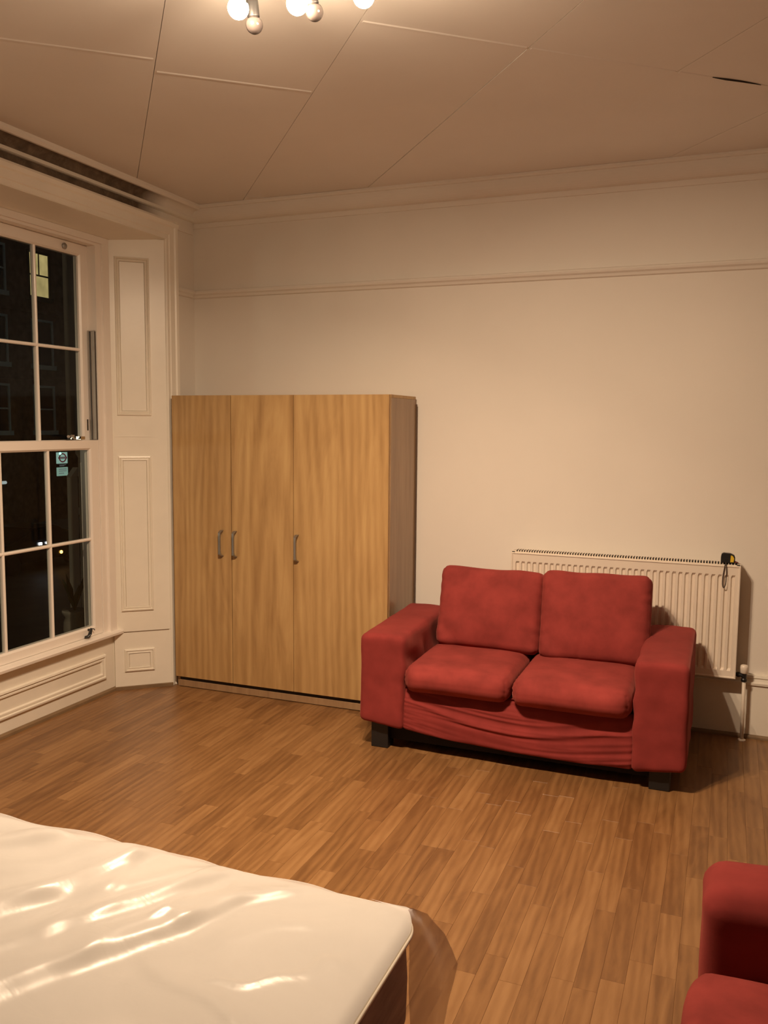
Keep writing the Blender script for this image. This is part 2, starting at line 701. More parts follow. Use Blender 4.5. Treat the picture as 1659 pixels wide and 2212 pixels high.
def strip_geo(bm, c, lay):
    g = 0.0002
    x0, x1, y0, y1 = c[0] + g, c[1] - g, c[2] + g, c[3] - g
    if x1 - x0 < 0.004 or y1 - y0 < 0.004:
        return
    zt = random.uniform(-0.0002, 0.0)
    tone = min(1, max(0, random.gauss(0.5, 0.25)))
    before = set(bm.faces)
    e = 0.0003
    vs = [bm.verts.new(p) for p in ((x0, y0, -0.008), (x1, y0, -0.008), (x1, y1, -0.008), (x0, y1, -0.008),
                                    (x0, y0, zt - e), (x1, y0, zt - e), (x1, y1, zt - e), (x0, y1, zt - e),
                                    (x0 + e, y0 + e, zt), (x1 - e, y0 + e, zt), (x1 - e, y1 - e, zt), (x0 + e, y1 - e, zt))]
    for q in ((8, 9, 10, 11), (0, 1, 5, 4), (1, 2, 6, 5), (2, 3, 7, 6), (3, 0, 4, 7), (4, 5, 9, 8), (5, 6, 10, 9), (6, 7, 11, 10), (7, 4, 8, 11)):
        f = bm.faces.new([vs[i] for i in q])
        f[lay] = tone


for c in rank[:300]:
    bm = bmesh.new()
    lay = bm.faces.layers.float.new('tone')
    strip_geo(bm, c, lay)
    link('plank', bm, M_plank, floor)
bm = bmesh.new()
lay = bm.faces.layers.float.new('tone')
for c in rank[300:]:
    strip_geo(bm, c, lay)
link('planking', bm, M_plank, floor, kind='stuff')

# --- back wall trim
prof_rail = [(0, 2.455), (-0.012, 2.460), (-0.018, 2.474), (-0.030, 2.482), (-0.034, 2.492), (-0.030, 2.502), (-0.014, 2.507), (0, 2.507)]
bm = prism(prof_rail, XL, XR, lambda p, t: (t, YB + p[0], p[1]))
struct('trim_1', bm, M_wall)
bm = prism(prof_rail, 4.585, YB - 0.03, lambda p, t: (XL - p[0], t, p[1]))
struct('trim_2', bm, M_wall)
# cornice along the back wall
cov = [(0, ZC), (-0.085, ZC), (-0.085, ZC - 0.010), (-0.078, ZC - 0.020), (-0.068, ZC - 0.022)]
for i in range(1, 9):
    a = i / 8 * math.pi / 2
    cov.append((-0.068 + 0.056 * (1 - math.cos(a)), ZC - 0.022 - 0.078 * math.sin(a)))
cov += [(-0.012, ZC - 0.106), (-0.006, ZC - 0.128), (0, ZC - 0.130)]
bm = prism(cov, XL, XR, lambda p, t: (t, YB + p[0], p[1]))
struct('trim_3', bm, M_wall)
# cornice along the window wall: painted bead, mottled dark hollow, fillet, mottled dark recess
c1 = thing('trim_4', (XL, 3.4, 2.95), None, None, kind='structure')
bm = prism([(0.0, ZC), (0.105, ZC), (0.105, ZC - 0.016), (0.094, ZC - 0.030), (0.080, ZC - 0.030), (0.0, ZC - 0.02)], YF, YB - 0.02, lambda p, t: (XL + p[0], t, p[1]))
link('bead', bm, M_wall, c1)
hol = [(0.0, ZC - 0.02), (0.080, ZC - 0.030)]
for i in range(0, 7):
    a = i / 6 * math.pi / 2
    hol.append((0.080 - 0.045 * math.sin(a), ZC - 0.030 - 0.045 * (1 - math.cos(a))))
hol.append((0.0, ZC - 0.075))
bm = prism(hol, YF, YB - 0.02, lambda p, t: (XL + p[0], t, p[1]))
link('hollow', bm, M_mottled, c1)
bm = prism([(0, ZC - 0.075), (0.037, ZC - 0.075), (0.037, ZC - 0.092), (0.028, ZC - 0.096), (0, ZC - 0.096)], YF, YB - 0.02, lambda p, t: (XL + p[0], t, p[1]))
link('fillet', bm, M_trim, c1)
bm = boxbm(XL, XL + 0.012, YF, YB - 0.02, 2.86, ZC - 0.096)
link('recess', bm, M_mottled, c1)
# skirting board on the back wall
sk = [(0, 0), (-0.024, 0), (-0.024, 0.285), (-0.034, 0.290), (-0.036, 0.302), (-0.026, 0.310), (-0.022, 0.322), (-0.030, 0.330), (-0.026, 0.341), (0, 0.343)]
bm = prism(sk, -1.70, XR, lambda p, t: (t, YB + p[0], p[1]))
struct('baseboard_back', bm, M_trim)
bm = prism([(0, 0), (-0.016, 0), (-0.014, 0.010), (-0.006, 0.018), (0, 0.019)], -1.70, XR, lambda p, t: (t, YB - 0.024 + p[0], p[1]))
struct('trim_5', bm, M_bead)

# --- window embrasure (right one in view, left one mirrored outside the frame)
YC = 3.41
P1, P2 = Vector((-3.46, 4.25, 0)), Vector((-3.20, 4.48, 0))
U = (P2 - P1).normalized()
ULEN = (P2 - P1).length
NR = Vector((U.y, -U.x, 0))       # towards the room


def mirror(bm):
    bmesh.ops.transform(bm, matrix=Matrix.Translation((0, 2 * YC, 0)) @ Matrix.Diagonal((1, -1, 1, 1)), verts=bm.verts)
    return bm


PROF = [(0.0, 0.0), (0.003, 0.010), (0.010, 0.012), (0.014, 0.004), (0.019, 0.008), (0.026, 0.009), (0.030, -0.001)]


def embrasure(mir, name):
    fix = mirror if mir else (lambda b: b)
    o = thing(name, (-3.33, 2 * YC - 4.37 if mir else 4.37, 0), None, None, kind='structure')
    bm = bmesh.new()
    # upper lining, shutter faces and the dado below, with a hairline step between them
    obox(bm, P1 + Vector((0, 0, 0.362)), U * ULEN, Vector((0, 0, 2.74 - 0.362)), -NR * 0.05)
    obox(bm, P1 + NR * 0.003, U * ULEN, Vector((0, 0, 0.358)), -NR * 0.053)
    link('lining', fix(bm), M_trim, o)
    for (a, b, z0, z1) in ((0.045, 0.245, 1.69, 2.626), (0.045, 0.238, 0.490, 1.447), (0.057, 0.238, 0.110, 0.252)):
        base = P1 + NR * (0.003 if z1 < 0.3 else 0.0)
        bm = sweep_rect_frame(base, U, Vector((0, 0, 1)), NR, a, b, z0, z1, PROF)
        f = obox(bm, base + U * (a + 0.03) + Vector((0, 0, z0 + 0.03)), U * (b - a - 0.06), Vector((0, 0, z1 - z0 - 0.06)), NR * 0.004)
        link('panel', fix(bm), M_trim, o)
    bm = bmesh.new()
    obox(bm, P1 + U * 0.045 + Vector((0, 0, 1.562)), U * 0.20, Vector((0, 0, 0.005)), NR * 0.0025)
    link('ledge', fix(bm), M_trim, o)
    # the cracked paint line above the dado
    bm = bmesh.new()
    obox(bm, P1 + U * 0.03 + Vector((0, 0, 0.357)), U * (ULEN - 0.05), Vector((0, 0, 0.004)), NR * 0.0035)
    link('crack', fix(bm), M_bead, o)
    # architrave up the side
    ar = [(4.472, 0.0), (4.472, 0.100), (4.478, 0.106), (4.500, 0.104), (4.506, 0.110), (4.545, 0.112), (4.552, 0.120), (4.572, 0.122), (4.584, 0.112), (4.586, 0.0)]
    bm = prism(ar, 0, 2.86, lambda p, t: (XL + p[1], p[0], t))
    link('architrave', fix(bm), M_trim, o)
    bm = bmesh.new()
    obox(bm, P1 + NR * 0.003, U * (ULEN - 0.0), NR * 0.016, Vector((0, 0, 0.019)))
    link('beading', fix(bm), M_bead, o)
    return o


embrasure(False, 'trim_6')
embrasure(True, 'trim_7')
# head architrave and soffit
hd = thing('trim_8', (-3.3, YC, 2.74), None, None, kind='structure')
ar = [(2.745, 0.0), (2.745, 0.100), (2.752, 0.106), (2.775, 0.104), (2.780, 0.110), (2.820, 0.112), (2.828, 0.120), (2.848, 0.124), (2.862, 0.114), (2.862, 0.0)]
bm = prism(ar, 2 * YC - 4.584, 4.584, lambda p, t: (XL + p[1], t, p[0]))
link('architrave', bm, M_trim, hd)
bm = bmesh.new()
bm2 = prism([(-3.60, 2.715), (-3.46, 2.715), (-3.195, 2.745), (-3.30, 2.86), (-3.60, 2.86)], 2 * YC - 4.48, 4.48, lambda p, t: (p[0], t, p[1]))
bm.free()
link('soffit', bm2, M_trim, hd)
# apron below the sill with its panel
ap = thing('trim_9', (-3.48, YC, 0), None, None, kind='structure')
bm = boxbm(-3.50, -3.468, 2 * YC - 4.262, 4.262, 0, 0.352)
link('apron', bm, M_trim, ap)
PROF2 = [(0.0, 0.0), (0.004, 0.014), (0.014, 0.016), (0.019, 0.006), (0.025, 0.011), (0.034, 0.011), (0.040, 0.0)]
bm = sweep_rect_frame((-3.468, 0, 0), (0, 1, 0), (0, 0, 1), (1, 0, 0), 2 * YC - 4.168, 4.168, 0.095, 0.248, PROF2)
link('panel', bm, M_trim, ap)
bm = prism([(-3.468, 0), (-3.448, 0), (-3.450, 0.014), (-3.460, 0.021), (-3.468, 0.022)], 2 * YC - 4.255, 4.255, lambda p, t: (p[0], t, p[1]))
link('beading', bm, M_bead, ap)

# ------------------------------------------------------------------ the sash window
win = thing('window_1', (-3.5, YC, 0.36), None, None, kind='structure')
YL, YRr = 2 * YC - 4.25, 4.25
bm = bmesh.new()
box(bm, -3.60, -3.455, 4.150, YRr + 0.02, 0.36, 2.72)
box(bm, -3.60, -3.455, YL, 2 * YC - 4.150, 0.36, 2.72)
box(bm, -3.60, -3.455, 2 * YC - 4.150, 4.150, 2.665, 2.72)
box(bm, -3.60, -3.50, 2 * YC - 4.150, 4.150, 0.34, 0.385)
link('frame', bm, M_upvc, win)
# a moulded stop round the frame on the room side
bm = bmesh.new()
for ys in (1, -1):
    f = lambda y: y if ys > 0 else 2 * YC - y
    a, b = sorted((f(4.196), f(4.252)))
    box(bm, -3.455, -3.440, a, b, 0.375, 2.680)
box(bm, -3.455, -3.440, 2 * YC - 4.252, 4.252, 2.680, 2.716)
link('stop_bead', bm, M_upvc, win)
bm = prism([(-3.50, 0.352), (-3.43, 0.352), (-3.415, 0.358), (-3.412, 0.372), (-3.418, 0.381), (-3.50, 0.386)], 2 * YC - 4.245, 4.245, lambda p, t: (p[0], t, p[1]))
for v in bm.verts:
    if v.co.x > -3.45:
        v.co.y += (0.035 if v.co.y > YC else -0.035) * (v.co.x + 3.45) / 0.035
link('sill', bm, M_upvc, win)


def sash(xo, z0, z1, rail_b, rail_t, stile, bars_z):
    """xo = room-side face; opening z0..z1 is the glass"""
    y0, y1 = 2 * YC - 4.075 - (0.01 if xo < -3.5 else 0), 4.075 + (0.01 if xo < -3.5 else 0)
    d = 0.042
    bm = bmesh.new()
    # members with a small inner chamfer towards the glass
    ring = []
    e = 0.010
    for xx, ins in ((xo - d, 0), (xo - e, 0), (xo, e)):
        ring.append([bm.verts.new((xx, y0 - ins, z0 - ins)), bm.verts.new((xx, y1 + ins, z0 - ins)), bm.verts.new((xx, y1 + ins, z1 + ins)), bm.verts.new((xx, y0 - ins, z1 + ins))])
    outer = [(y0 - stile, z0 - rail_b), (y1 + stile, z0 - rail_b), (y1 + stile, z1 + rail_t), (y0 - stile, z1 + rail_t)]
    ring.append([bm.verts.new((xo, a, b)) for a, b in outer])
    ring.append([bm.verts.new((xo - d, a, b)) for a, b in outer])
    ring.append(ring[0])
    for a, b in zip(ring, ring[1:]):
        for k in range(4):
            bm.faces.new((a[k], a[(k + 1) % 4], b[(k + 1) % 4], b[k]))
    s = link('sash', bm, M_upvc, win)
    ybars = [3.752, YC, 2 * YC - 3.752]
    wv = 0.0085
    xg = xo - 0.024
    for yb in ybars:
        bm = prism([(xg - 0.010, -wv), (xg + 0.012, -wv), (xg + 0.016, -wv * 0.4), (xg + 0.016, wv * 0.4), (xg + 0.012, wv), (xg - 0.010, wv)], z0, z1, lambda p, t: (p[0], yb + p[1], t))
        link('glazing_bar', bm, M_upvc, s)
    for zb in bars_z:
        bm = prism([(xg - 0.010, -wv), (xg + 0.0125, -wv), (xg + 0.0165, -wv * 0.4), (xg + 0.0165, wv * 0.4), (xg + 0.0125, wv), (xg - 0.010, wv)], y0, y1, lambda p, t: (p[0], t, zb + p[1]))
        link('glazing_bar', bm, M_upvc, s)
    ys = [y0] + sorted(ybars) + [y1]
    zs = [z0] + list(bars_z) + [z1]
    for i in range(4):
        for j in range(len(zs) - 1):
            bm = boxbm(xg - 0.003, xg + 0.001, ys[i], ys[i + 1], zs[j], zs[j + 1])
            link('pane', bm, M_glass, s)
    return s


lower = sash(-3.462, 0.442, 1.488, 0.056, 0.056, 0.072, [0.961])
upper = sash(-3.515, 1.546, 2.598, 0.05, 0.065, 0.065, [2.066])
# aluminium balance track beside the upper sash
bm = bmesh.new()
box(bm, -3.5135, -3.502, 4.136, 4.1505, 1.546, 2.175)
box(bm, -3.492, -3.468, 4.140, 4.1505, 1.546, 2.175)
box(bm, -3.5135, -3.464, 4.136, 4.1505, 2.175, 2.180)
link('track', bm, M_alu, win)
bm = bmesh.new()
box(bm, -3.502, -3.492, 4.1475, 4.1502, 1.546, 2.175)
box(bm, -3.468, -3.464, 4.1475, 4.1502, 1.546, 2.175)
link('track_slot', bm, M_dark, win)
# furniture on the sashes
bm = bmesh.new()
lathe(bm, (-3.505, 3.985, 1.551), [(0.016, 0), (0.016, 0.006), (0.009, 0.008), (0.009, 0.020), (0.012, 0.024), (0.0, 0.026)], 10)
tube(bm, [(-3.505, 3.985, 1.568), (-3.49, 3.95, 1.572), (-3.48, 3.92, 1.566)], [0.006, 0.006, 0.009], 8)
box(bm, -3.513, -3.478, 4.02, 4.055, 1.548, 1.566)
link('latch', bm, M_chrome, lower)
bm = bmesh.new()
lathe(bm, (-3.515, 3.965, 2.63), [(0.017, 0), (0.018, 0.008), (0.012, 0.014), (0.0, 0.016)], 12, 'x')
link('sash_stop', bm, M_steel, upper)
bm = boxbm(-3.5155, -3.5125, 4.118, 4.127, 1.60, 1.665)
link('restrictor_slot', bm, M_dark, upper)
bm = bmesh.new()
tube(bm, [(-3.462, 4.02, 0.430), (-3.440, 4.02, 0.432), (-3.435, 4.005, 0.415), (-3.437, 3.99, 0.398), (-3.455, 3.985, 0.394)], [0.007, 0.008, 0.011, 0.011, 0.008], 8)
tube(bm, [(-3.460, 4.035, 0.436), (-3.440, 4.045, 0.432), (-3.440, 4.05, 0.424)], 0.003, 6)
link('sash_lift', bm, M_black_pl, lower)

# ------------------------------------------------------------------ wardrobe
wd = thing('wardrobe', (-2.45, 4.68, 0), 'oak-effect three-door wardrobe with steel handles standing against the back wall', 'wardrobe')
WX0, WX1, WY0, WZ = -3.163, -1.738, 4.460, 1.815
t_ = 0.018
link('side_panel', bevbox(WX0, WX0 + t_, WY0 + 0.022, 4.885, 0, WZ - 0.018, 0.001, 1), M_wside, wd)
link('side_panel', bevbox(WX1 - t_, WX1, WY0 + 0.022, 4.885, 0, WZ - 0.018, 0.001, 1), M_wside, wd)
link('top_panel', bevbox(WX0, WX1, WY0 + 0.022, 4.885, WZ - 0.018, WZ, 0.001, 1), M_ward, wd)
link('back_panel', boxbm(WX0 - 0.003, WX1 + 0.007, 4.8855, 4.8935, 0.02, WZ - 0.045), M_hard, wd)
link('base_panel', boxbm(WX0 + t_, WX1 - t_, WY0 + 0.03, 4.885, 0.050, 0.068), M_ward, wd)
link('plinth', bevbox(WX0 + t_, WX1 - t_, WY0 + 0.014, WY0 + 0.030, 0.004, 0.044, 0.001, 1), M_wside, wd)
link('door_gap_shade', boxbm(WX0 + t_, WX1 - t_, WY0 + 0.024, WY0 + 0.0285, 0.044, WZ - 0.02), M_dark, wd)  # dark sheet painting the shade in the gaps round the doors
for xa, xb, hx in ((WX0, -2.7525, -2.816), (-2.7475, -2.3345, -2.722), (-2.3315, WX1 - 0.004, -2.308)):
    d = link('door', bevbox(xa, xb, WY0, WY0 + 0.018, 0.068, WZ - 0.001, 0.0012, 1), M_ward, wd)
    bm = bmesh.new()
    z0, z1 = 0.850, 1.008
    yh = WY0 - 0.028
    # bow handle: flared feet and a slim flat grip
    prof = []
    for z, yy, wx, th in ((z0, WY0, 0.010, 0.004), (z0 + 0.004, WY0 - 0.012, 0.010, 0.008), (z0 + 0.014, yh, 0.0075, 0.006), (z0 + 0.03, yh - 0.002, 0.006, 0.005),
                          (z1 - 0.03, yh - 0.002, 0.006, 0.005), (z1 - 0.014, yh, 0.0075, 0.006), (z1 - 0.004, WY0 - 0.012, 0.010, 0.008), (z1, WY0, 0.010, 0.004)):
        prof.append([bm.verts.new((hx + a * wx, yy + b * th, z)) for a, b in ((-1, -1), (1, -1), (1, 1), (-1, 1))])
    for a, b in zip(prof, prof[1:]):
        for k in range(4):
            bm.faces.new((a[k], a[(k + 1) % 4], b[(k + 1) % 4], b[k]))
    bm.faces.new(prof[0])
    bm.faces.new(prof[-1])
    link('handle', bm, M_steel, d)

# ------------------------------------------------------------------ radiator
rd = thing('radiator', (-0.515, 4.85, 0.338), 'cream panel radiator on the back wall behind the red sofa', 'radiator')
RX0, RX1, RZ0, RZ1, RY = -1.120, 0.087, 0.338, 0.936, 4.797
bm = bmesh.new()
# fluted front: a pressed sheet with vertical channels between a flat border
nfl = 36
bx0, bx1 = RX0 + 0.020, RX1 - 0.018
pitch = (bx1 - bx0) / nfl
cols = [(RX0, 0, 0)]
for i in range(nfl):
    a = bx0 + i * pitch
    for fr, dep in ((0.14, 0), (0.30, 1), (0.66, 1), (0.82, 0)):
        cols.append((a + fr * pitch, dep, 1))
cols.append((RX1, 0, 0))
rows = [(RZ0, 0), (RZ0 + 0.040, 0), (RZ0 + 0.052, 1), (RZ1 - 0.062, 1), (RZ1 - 0.050, 0), (RZ1, 0)]
grid = []
for z, k in rows:
    grid.append([bm.verts.new((x, RY + 0.011 * dep * k, z)) for x, dep, _ in cols])
for a, b in zip(grid, grid[1:]):
    for i in range(len(cols) - 1):
        bm.faces.new((a[i], a[i + 1], b[i + 1], b[i]))
link('front_panel', bm, M_rad, rd)
bm = bmesh.new()
# raised seam round the front panel
seam = sweep_rect_frame((0, RY, 0), (1, 0, 0), (0, 0, 1), (0, -1, 0), RX0, RX1, RZ0, RZ1, [(0.0, -0.012), (0.0, 0.003), (0.002, 0.0045), (0.007, 0.0045), (0.010, 0.0)])
link('edge_seam', seam, M_rad, rd)
link('rear_panel', boxbm(RX0 + 0.01, RX1 - 0.01, 4.868, 4.880, RZ0, RZ1), M_rad, rd)
for xa in (RX0, RX1 - 0.004):
    link('side_cover', bevbox(xa, xa + 0.004, RY + 0.004, 4.880, RZ0 + 0.05, RZ1 + 0.004, 0.001, 1), M_rad, rd)
bm = bmesh.new()
box(bm, RX0 + 0.004, RX1 - 0.004, RY + 0.001, RY + 0.014, RZ1, RZ1 + 0.003)
box(bm, RX0 + 0.004, RX1 - 0.004, 4.866, 4.880, RZ1, RZ1 + 0.003)
box(bm, RX0 + 0.004, RX0 + 0.020, RY + 0.001, 4.880, RZ1, RZ1 + 0.003)
box(bm, RX1 - 0.020, RX1 - 0.004, RY + 0.001, 4.880, RZ1, RZ1 + 0.003)
gr = link('top_grille', bm, M_rad, rd)
link('grille_shadow', boxbm(RX0 + 0.018, RX1 - 0.018, RY + 0.034, 4.866, RZ1 - 0.018, RZ1 + 0.0095), M_slot_shade, gr)  # dark bar painted in for the shade between the slats
ns = 82
for i in range(ns):
    xa = RX0 + 0.020 + (RX1 - RX0 - 0.040) * i / ns
    link('slat', boxbm(xa, xa + 0.0058, RY + 0.012, 4.868, RZ1 - 0.002, RZ1 + 0.011), M_rad, gr)
for xa in (RX0 + 0.2, RX1 - 0.2):
    link('bracket', boxbm(xa, xa + 0.03, 4.880, YB - 0.001, RZ0 + 0.06, RZ1 - 0.08), M_rad, rd)
vl = bmesh.new()
lathe(vl, (0.128, 4.842, 0.362), [(0.016, 0), (0.020, 0.004), (0.021, 0.030), (0.019, 0.042), (0.012, 0.046), (0.0, 0.047)], 14)
v_ = link('valve_cap', vl, M_rad, rd, True)
vl = bmesh.new()
lathe(vl, (0.129, 4.842, 0.316), [(0.009, 0), (0.014, 0.003), (0.015, 0.014), (0.011, 0.020), (0.013, 0.026), (0.013, 0.046)], 12)
tube(vl, [(0.129, 4.842, 0.350), (0.088, 4.842, 0.354)], 0.010, 10)
lathe(vl, (0.100, 4.842, 0.353), [(0.014, -0.006), (0.014, 0.008)], 6, 'x')
link('valve_body', vl, M_black, rd)
pp = bmesh.new()
tube(pp, [(0.130, 4.842, 0.318), (0.131, 4.842, 0.16), (0.133, 4.842, 0.0)], 0.0095, 12)
link('pipe', pp, M_pipe, rd, True)
pp = bmesh.new()
lathe(pp, (0.133, 4.842, 0.0), [(0.020, 0), (0.020, 0.004), (0.011, 0.007)], 14)
link('pipe_collar', pp, M_pipe, rd)

# ------------------------------------------------------------------ tape measure on the radiator
tz = RZ1 + 0.012
tm = thing('tape_measure', (0.025, 4.82, tz), 'small black and yellow tape measure resting on the radiator top', 'tape measure')
tp = Vector((0.024, 4.815, tz))
body = [(-0.034, 0.0), (0.030, 0.0), (0.033, 0.006), (0.033, 0.030), (0.028, 0.042), (0.010, 0.050), (-0.024, 0.052), (-0.033, 0.046), (-0.036, 0.030), (-0.036, 0.006)]
bm = prism(body, -0.017, 0.017, lambda p, t: (tp.x + p[0], tp.y + t, tp.z + p[1]))
bmesh.ops.bevel(bm, geom=[e for e in bm.edges if abs(e.verts[0].co.y - e.verts[1].co.y) < 1e-6], offset=0.003, segments=2, affect='EDGES')
link('case', bm, M_black_pl, tm)
bm = prism([(0.010, 0.006), (0.026, 0.006), (0.028, 0.026), (0.022, 0.038), (0.012, 0.042)], -0.0185, -0.012, lambda p, t: (tp.x + p[0], tp.y + t, tp.z + p[1]))
link('label_plate', bm, M_yellow, tm)
bm = prism([(-0.016, 0.010), (-0.002, 0.010), (-0.002, 0.024), (-0.016, 0.024)], -0.0185, -0.014, lambda p, t: (tp.x + p[0], tp.y + t, tp.z + p[1]))
link('belt_clip', bm, M_black, tm)
bm = prism([(0.030, 0.003), (0.050, 0.002), (0.050, 0.0055), (0.034, 0.012)], -0.010, 0.010, lambda p, t: (tp.x + p[0], tp.y + t, tp.z + p[1]))
link('blade_hook', bm, M_chrome, tm)
bm = bmesh.new()
lp = []
for i in range(24):
    a = i / 24 * 2 * math.pi
    zz = 0.005 - 0.067 * (1 - math.cos(a))
    wd_ = 0.012 * math.sin(a) * (0.35 + 0.65 * (1 - math.cos(a)) / 2)
    off = -0.0235 - 0.006 * (1 - math.cos(a)) / 2
    lp.append((tp.x - 0.010 + wd_ - 0.006 * (1 - math.cos(a)) / 2, tp.y + off + 0.0, tp.z + zz))
tube(bm, lp, 0.0022, 6, close=True)
link('wrist_strap', bm, M_cord, tm, True)

# ------------------------------------------------------------------ sofa
sf = thing('sofa', (-0.905, 4.33, 0), 'red suede two-seat sofa in front of the radiator', 'sofa')


def hem(x):
    pts = [(-1.72, 0.146), (-1.46, 0.118), (-1.20, 0.092), (-0.91, 0.080), (-0.60, 0.076), (-0.33, 0.082), (-0.10, 0.112)]
    if x <= pts[0][0]:
        return pts[0][1]
    for (a, za), (b, zb) in zip(pts, pts[1:]):
        if x <= b:
            return za + (zb - za) * (x - a) / (b - a)
    return pts[-1][1]


def arm_bm(xc, inner, seed):
    zt, zb = 0.592, 0.10
    c = Vector((xc, 4.335, (zt + zb) / 2))
    sz = (0.238, 0.740, zt - zb)

    def deform(p, u):
        wp = p + c
        f = max(0.0, min(1.0, (0.36 - wp.z) / 0.26))
        p.z += (hem(wp.x) - zb) * f
        # top lifts a little towards the back and crowns
        g = max(0.0, (u.z + 0.1) / 1.1)
        p.z += g * (0.022 * (u.y + 1) / 2 + 0.006 * (1 - u.x * u.x))
        # front flares slightly at the hem
        if u.y < -0.9:
            p.y -= 0.010 * f
            p.y += 0.005 * math.sin(wp.z * 70 + 6 * nz(wp, 5, seed)) * 0.6 * max(0, nz(wp, 6, seed + 3))
        p.x += (0.004 * nz(wp, 9, seed)) * (1 if abs(u.x) > 0.9 else 0.4)
        # pulled creases down the inner side
        if u.x * inner > 0.8:
            p.x += inner * 0.010 * math.sin(34 * (wp.z + 0.75 * (wp.y - 4.0)) + 3 * nz(wp, 4, seed)) * max(0.0, 0.75 - abs(u.z - 0.3))
        p.y += 0.003 * nz(wp, 14, seed + 9)
        p.z += 0.002 * nz(wp, 20, seed + 5)
        return p
    return soft_box(c, sz, 0.028, (10, 26, 20), deform)


link('arm', arm_bm(-1.579, 1, 1.3), M_red, sf, True)
link('arm', arm_bm(-0.231, -1, 7.1), M_red, sf, True)


def rail_def(c, zb):
    def deform(p, u):
        wp = p + c
        f = max(0.0, min(1.0, (0.30 - wp.z) / 0.2))
        p.z += (hem(wp.x) - zb) * f
        if u.y < -0.8:
            # long sagging folds of the loose cover
            s = max(0, min(1, (wp.x + 1.46) / 1.12))
            zz = wp.z + 0.050 * math.sin(math.pi * s) + 0.020 * nz((wp.x, 0, 0), 1.6, 2)
            fold = 0.7 * nz((wp.x * 1.1, 0.0, zz * 22), 1.0, 5) + 0.7 * nz((wp.x * 2.0, 0.0, zz * 46), 1.0, 8)
            p.y -= 0.006 * (1 - abs(fold) * 2.2)
            # one long swag under the cushions
            zs = 0.245 - 0.055 * math.sin(math.pi * max(0, min(1, s * 1.25 - 0.1)))
            dd = (wp.z - hem(wp.x) * 0.4 + 0.035 - zs) / 0.012
            p.y -= 0.009 * math.exp(-dd * dd) * math.sin(math.pi * s) ** 0.7
            p.y -= 0.016 * f
            p.y += 0.03 * max(0, (wp.z - 0.27) / 0.07)
        return p
    return deform


c = Vector((-0.905, 4.040, 0.22))
link('front_rail', soft_box(c, (1.13, 0.10, 0.24), 0.022, (90, 4, 48), rail_def(c, 0.10)), M_red, sf, True)
link('seat_deck', boxbm(-1.462, -0.348, 4.05, 4.66, 0.16, 0.318), M_under, sf)
link('under_shade', boxbm(-1.552, -0.274, 4.045, 4.66, 0.040, 0.175), M_under, sf)  # black box added to deepen the shade under the sofa


def bk_def(c):
    def deform(p, u):
        wp = p + c
        p.y += 0.004 * nz(wp, 7, 4)
        p.z += 0.004 * nz(wp, 7, 14) * (1 if u.z > 0.5 else 0)
        return p
    return deform


c = Vector((-0.905, 4.625, 0.36))
link('backrest', soft_box(c, (1.14, 0.14, 0.54), 0.04, (30, 3, 16), bk_def(c)), M_red, sf, True)


def seat_bm(x0, x1, y0, tilt, seed):
    c = Vector(((x0 + x1) / 2, (y0 + 4.53) / 2, 0.392))
    sz = (x1 - x0, 4.53 - y0, 0.128)

    def deform(p, u):
        wp = p + c
        k = (1 - u.x ** 4) * (1 - u.y ** 4)
        if u.z > 0:
            p.z += 0.016 * k * u.z
        else:
            p.z += 0.006 * k * u.z
        p.z += tilt * u.y * 0.008
        p.y -= 0.014 * (1 - u.x ** 4) * max(0, -u.y) ** 3 * (1 - u.z * u.z)
        # soft sag and seam puckers at the ends
        e = max(0, abs(u.x) - 0.86) / 0.14
        p.x -= math.copysign(0.004, u.x) * e * (0.5 + 0.5 * math.sin(wp.y * 120 + wp.z * 260))
        p.z += 0.004 * nz(wp, 6, seed)
        p.y += 0.003 * nz(wp, 9, seed + 2)
        # corners drawn in
        cc = max(0, abs(u.x) - 0.75) / 0.25 * max(0, abs(u.y) - 0.75) / 0.25
        p.x -= math.copysign(0.006, u.x) * cc
        p.y -= math.copysign(0.008, u.y) * cc
        return p
    return soft_box(c, sz, 0.050, (22, 24, 4), deform)


link('seat_cushion', seat_bm(-1.462, -0.918, 3.935, 0.3, 3.0), M_red2, sf, True)
link('seat_cushion', seat_bm(-0.912, -0.352, 3.925, 0.6, 11.0), M_red2, sf, True)


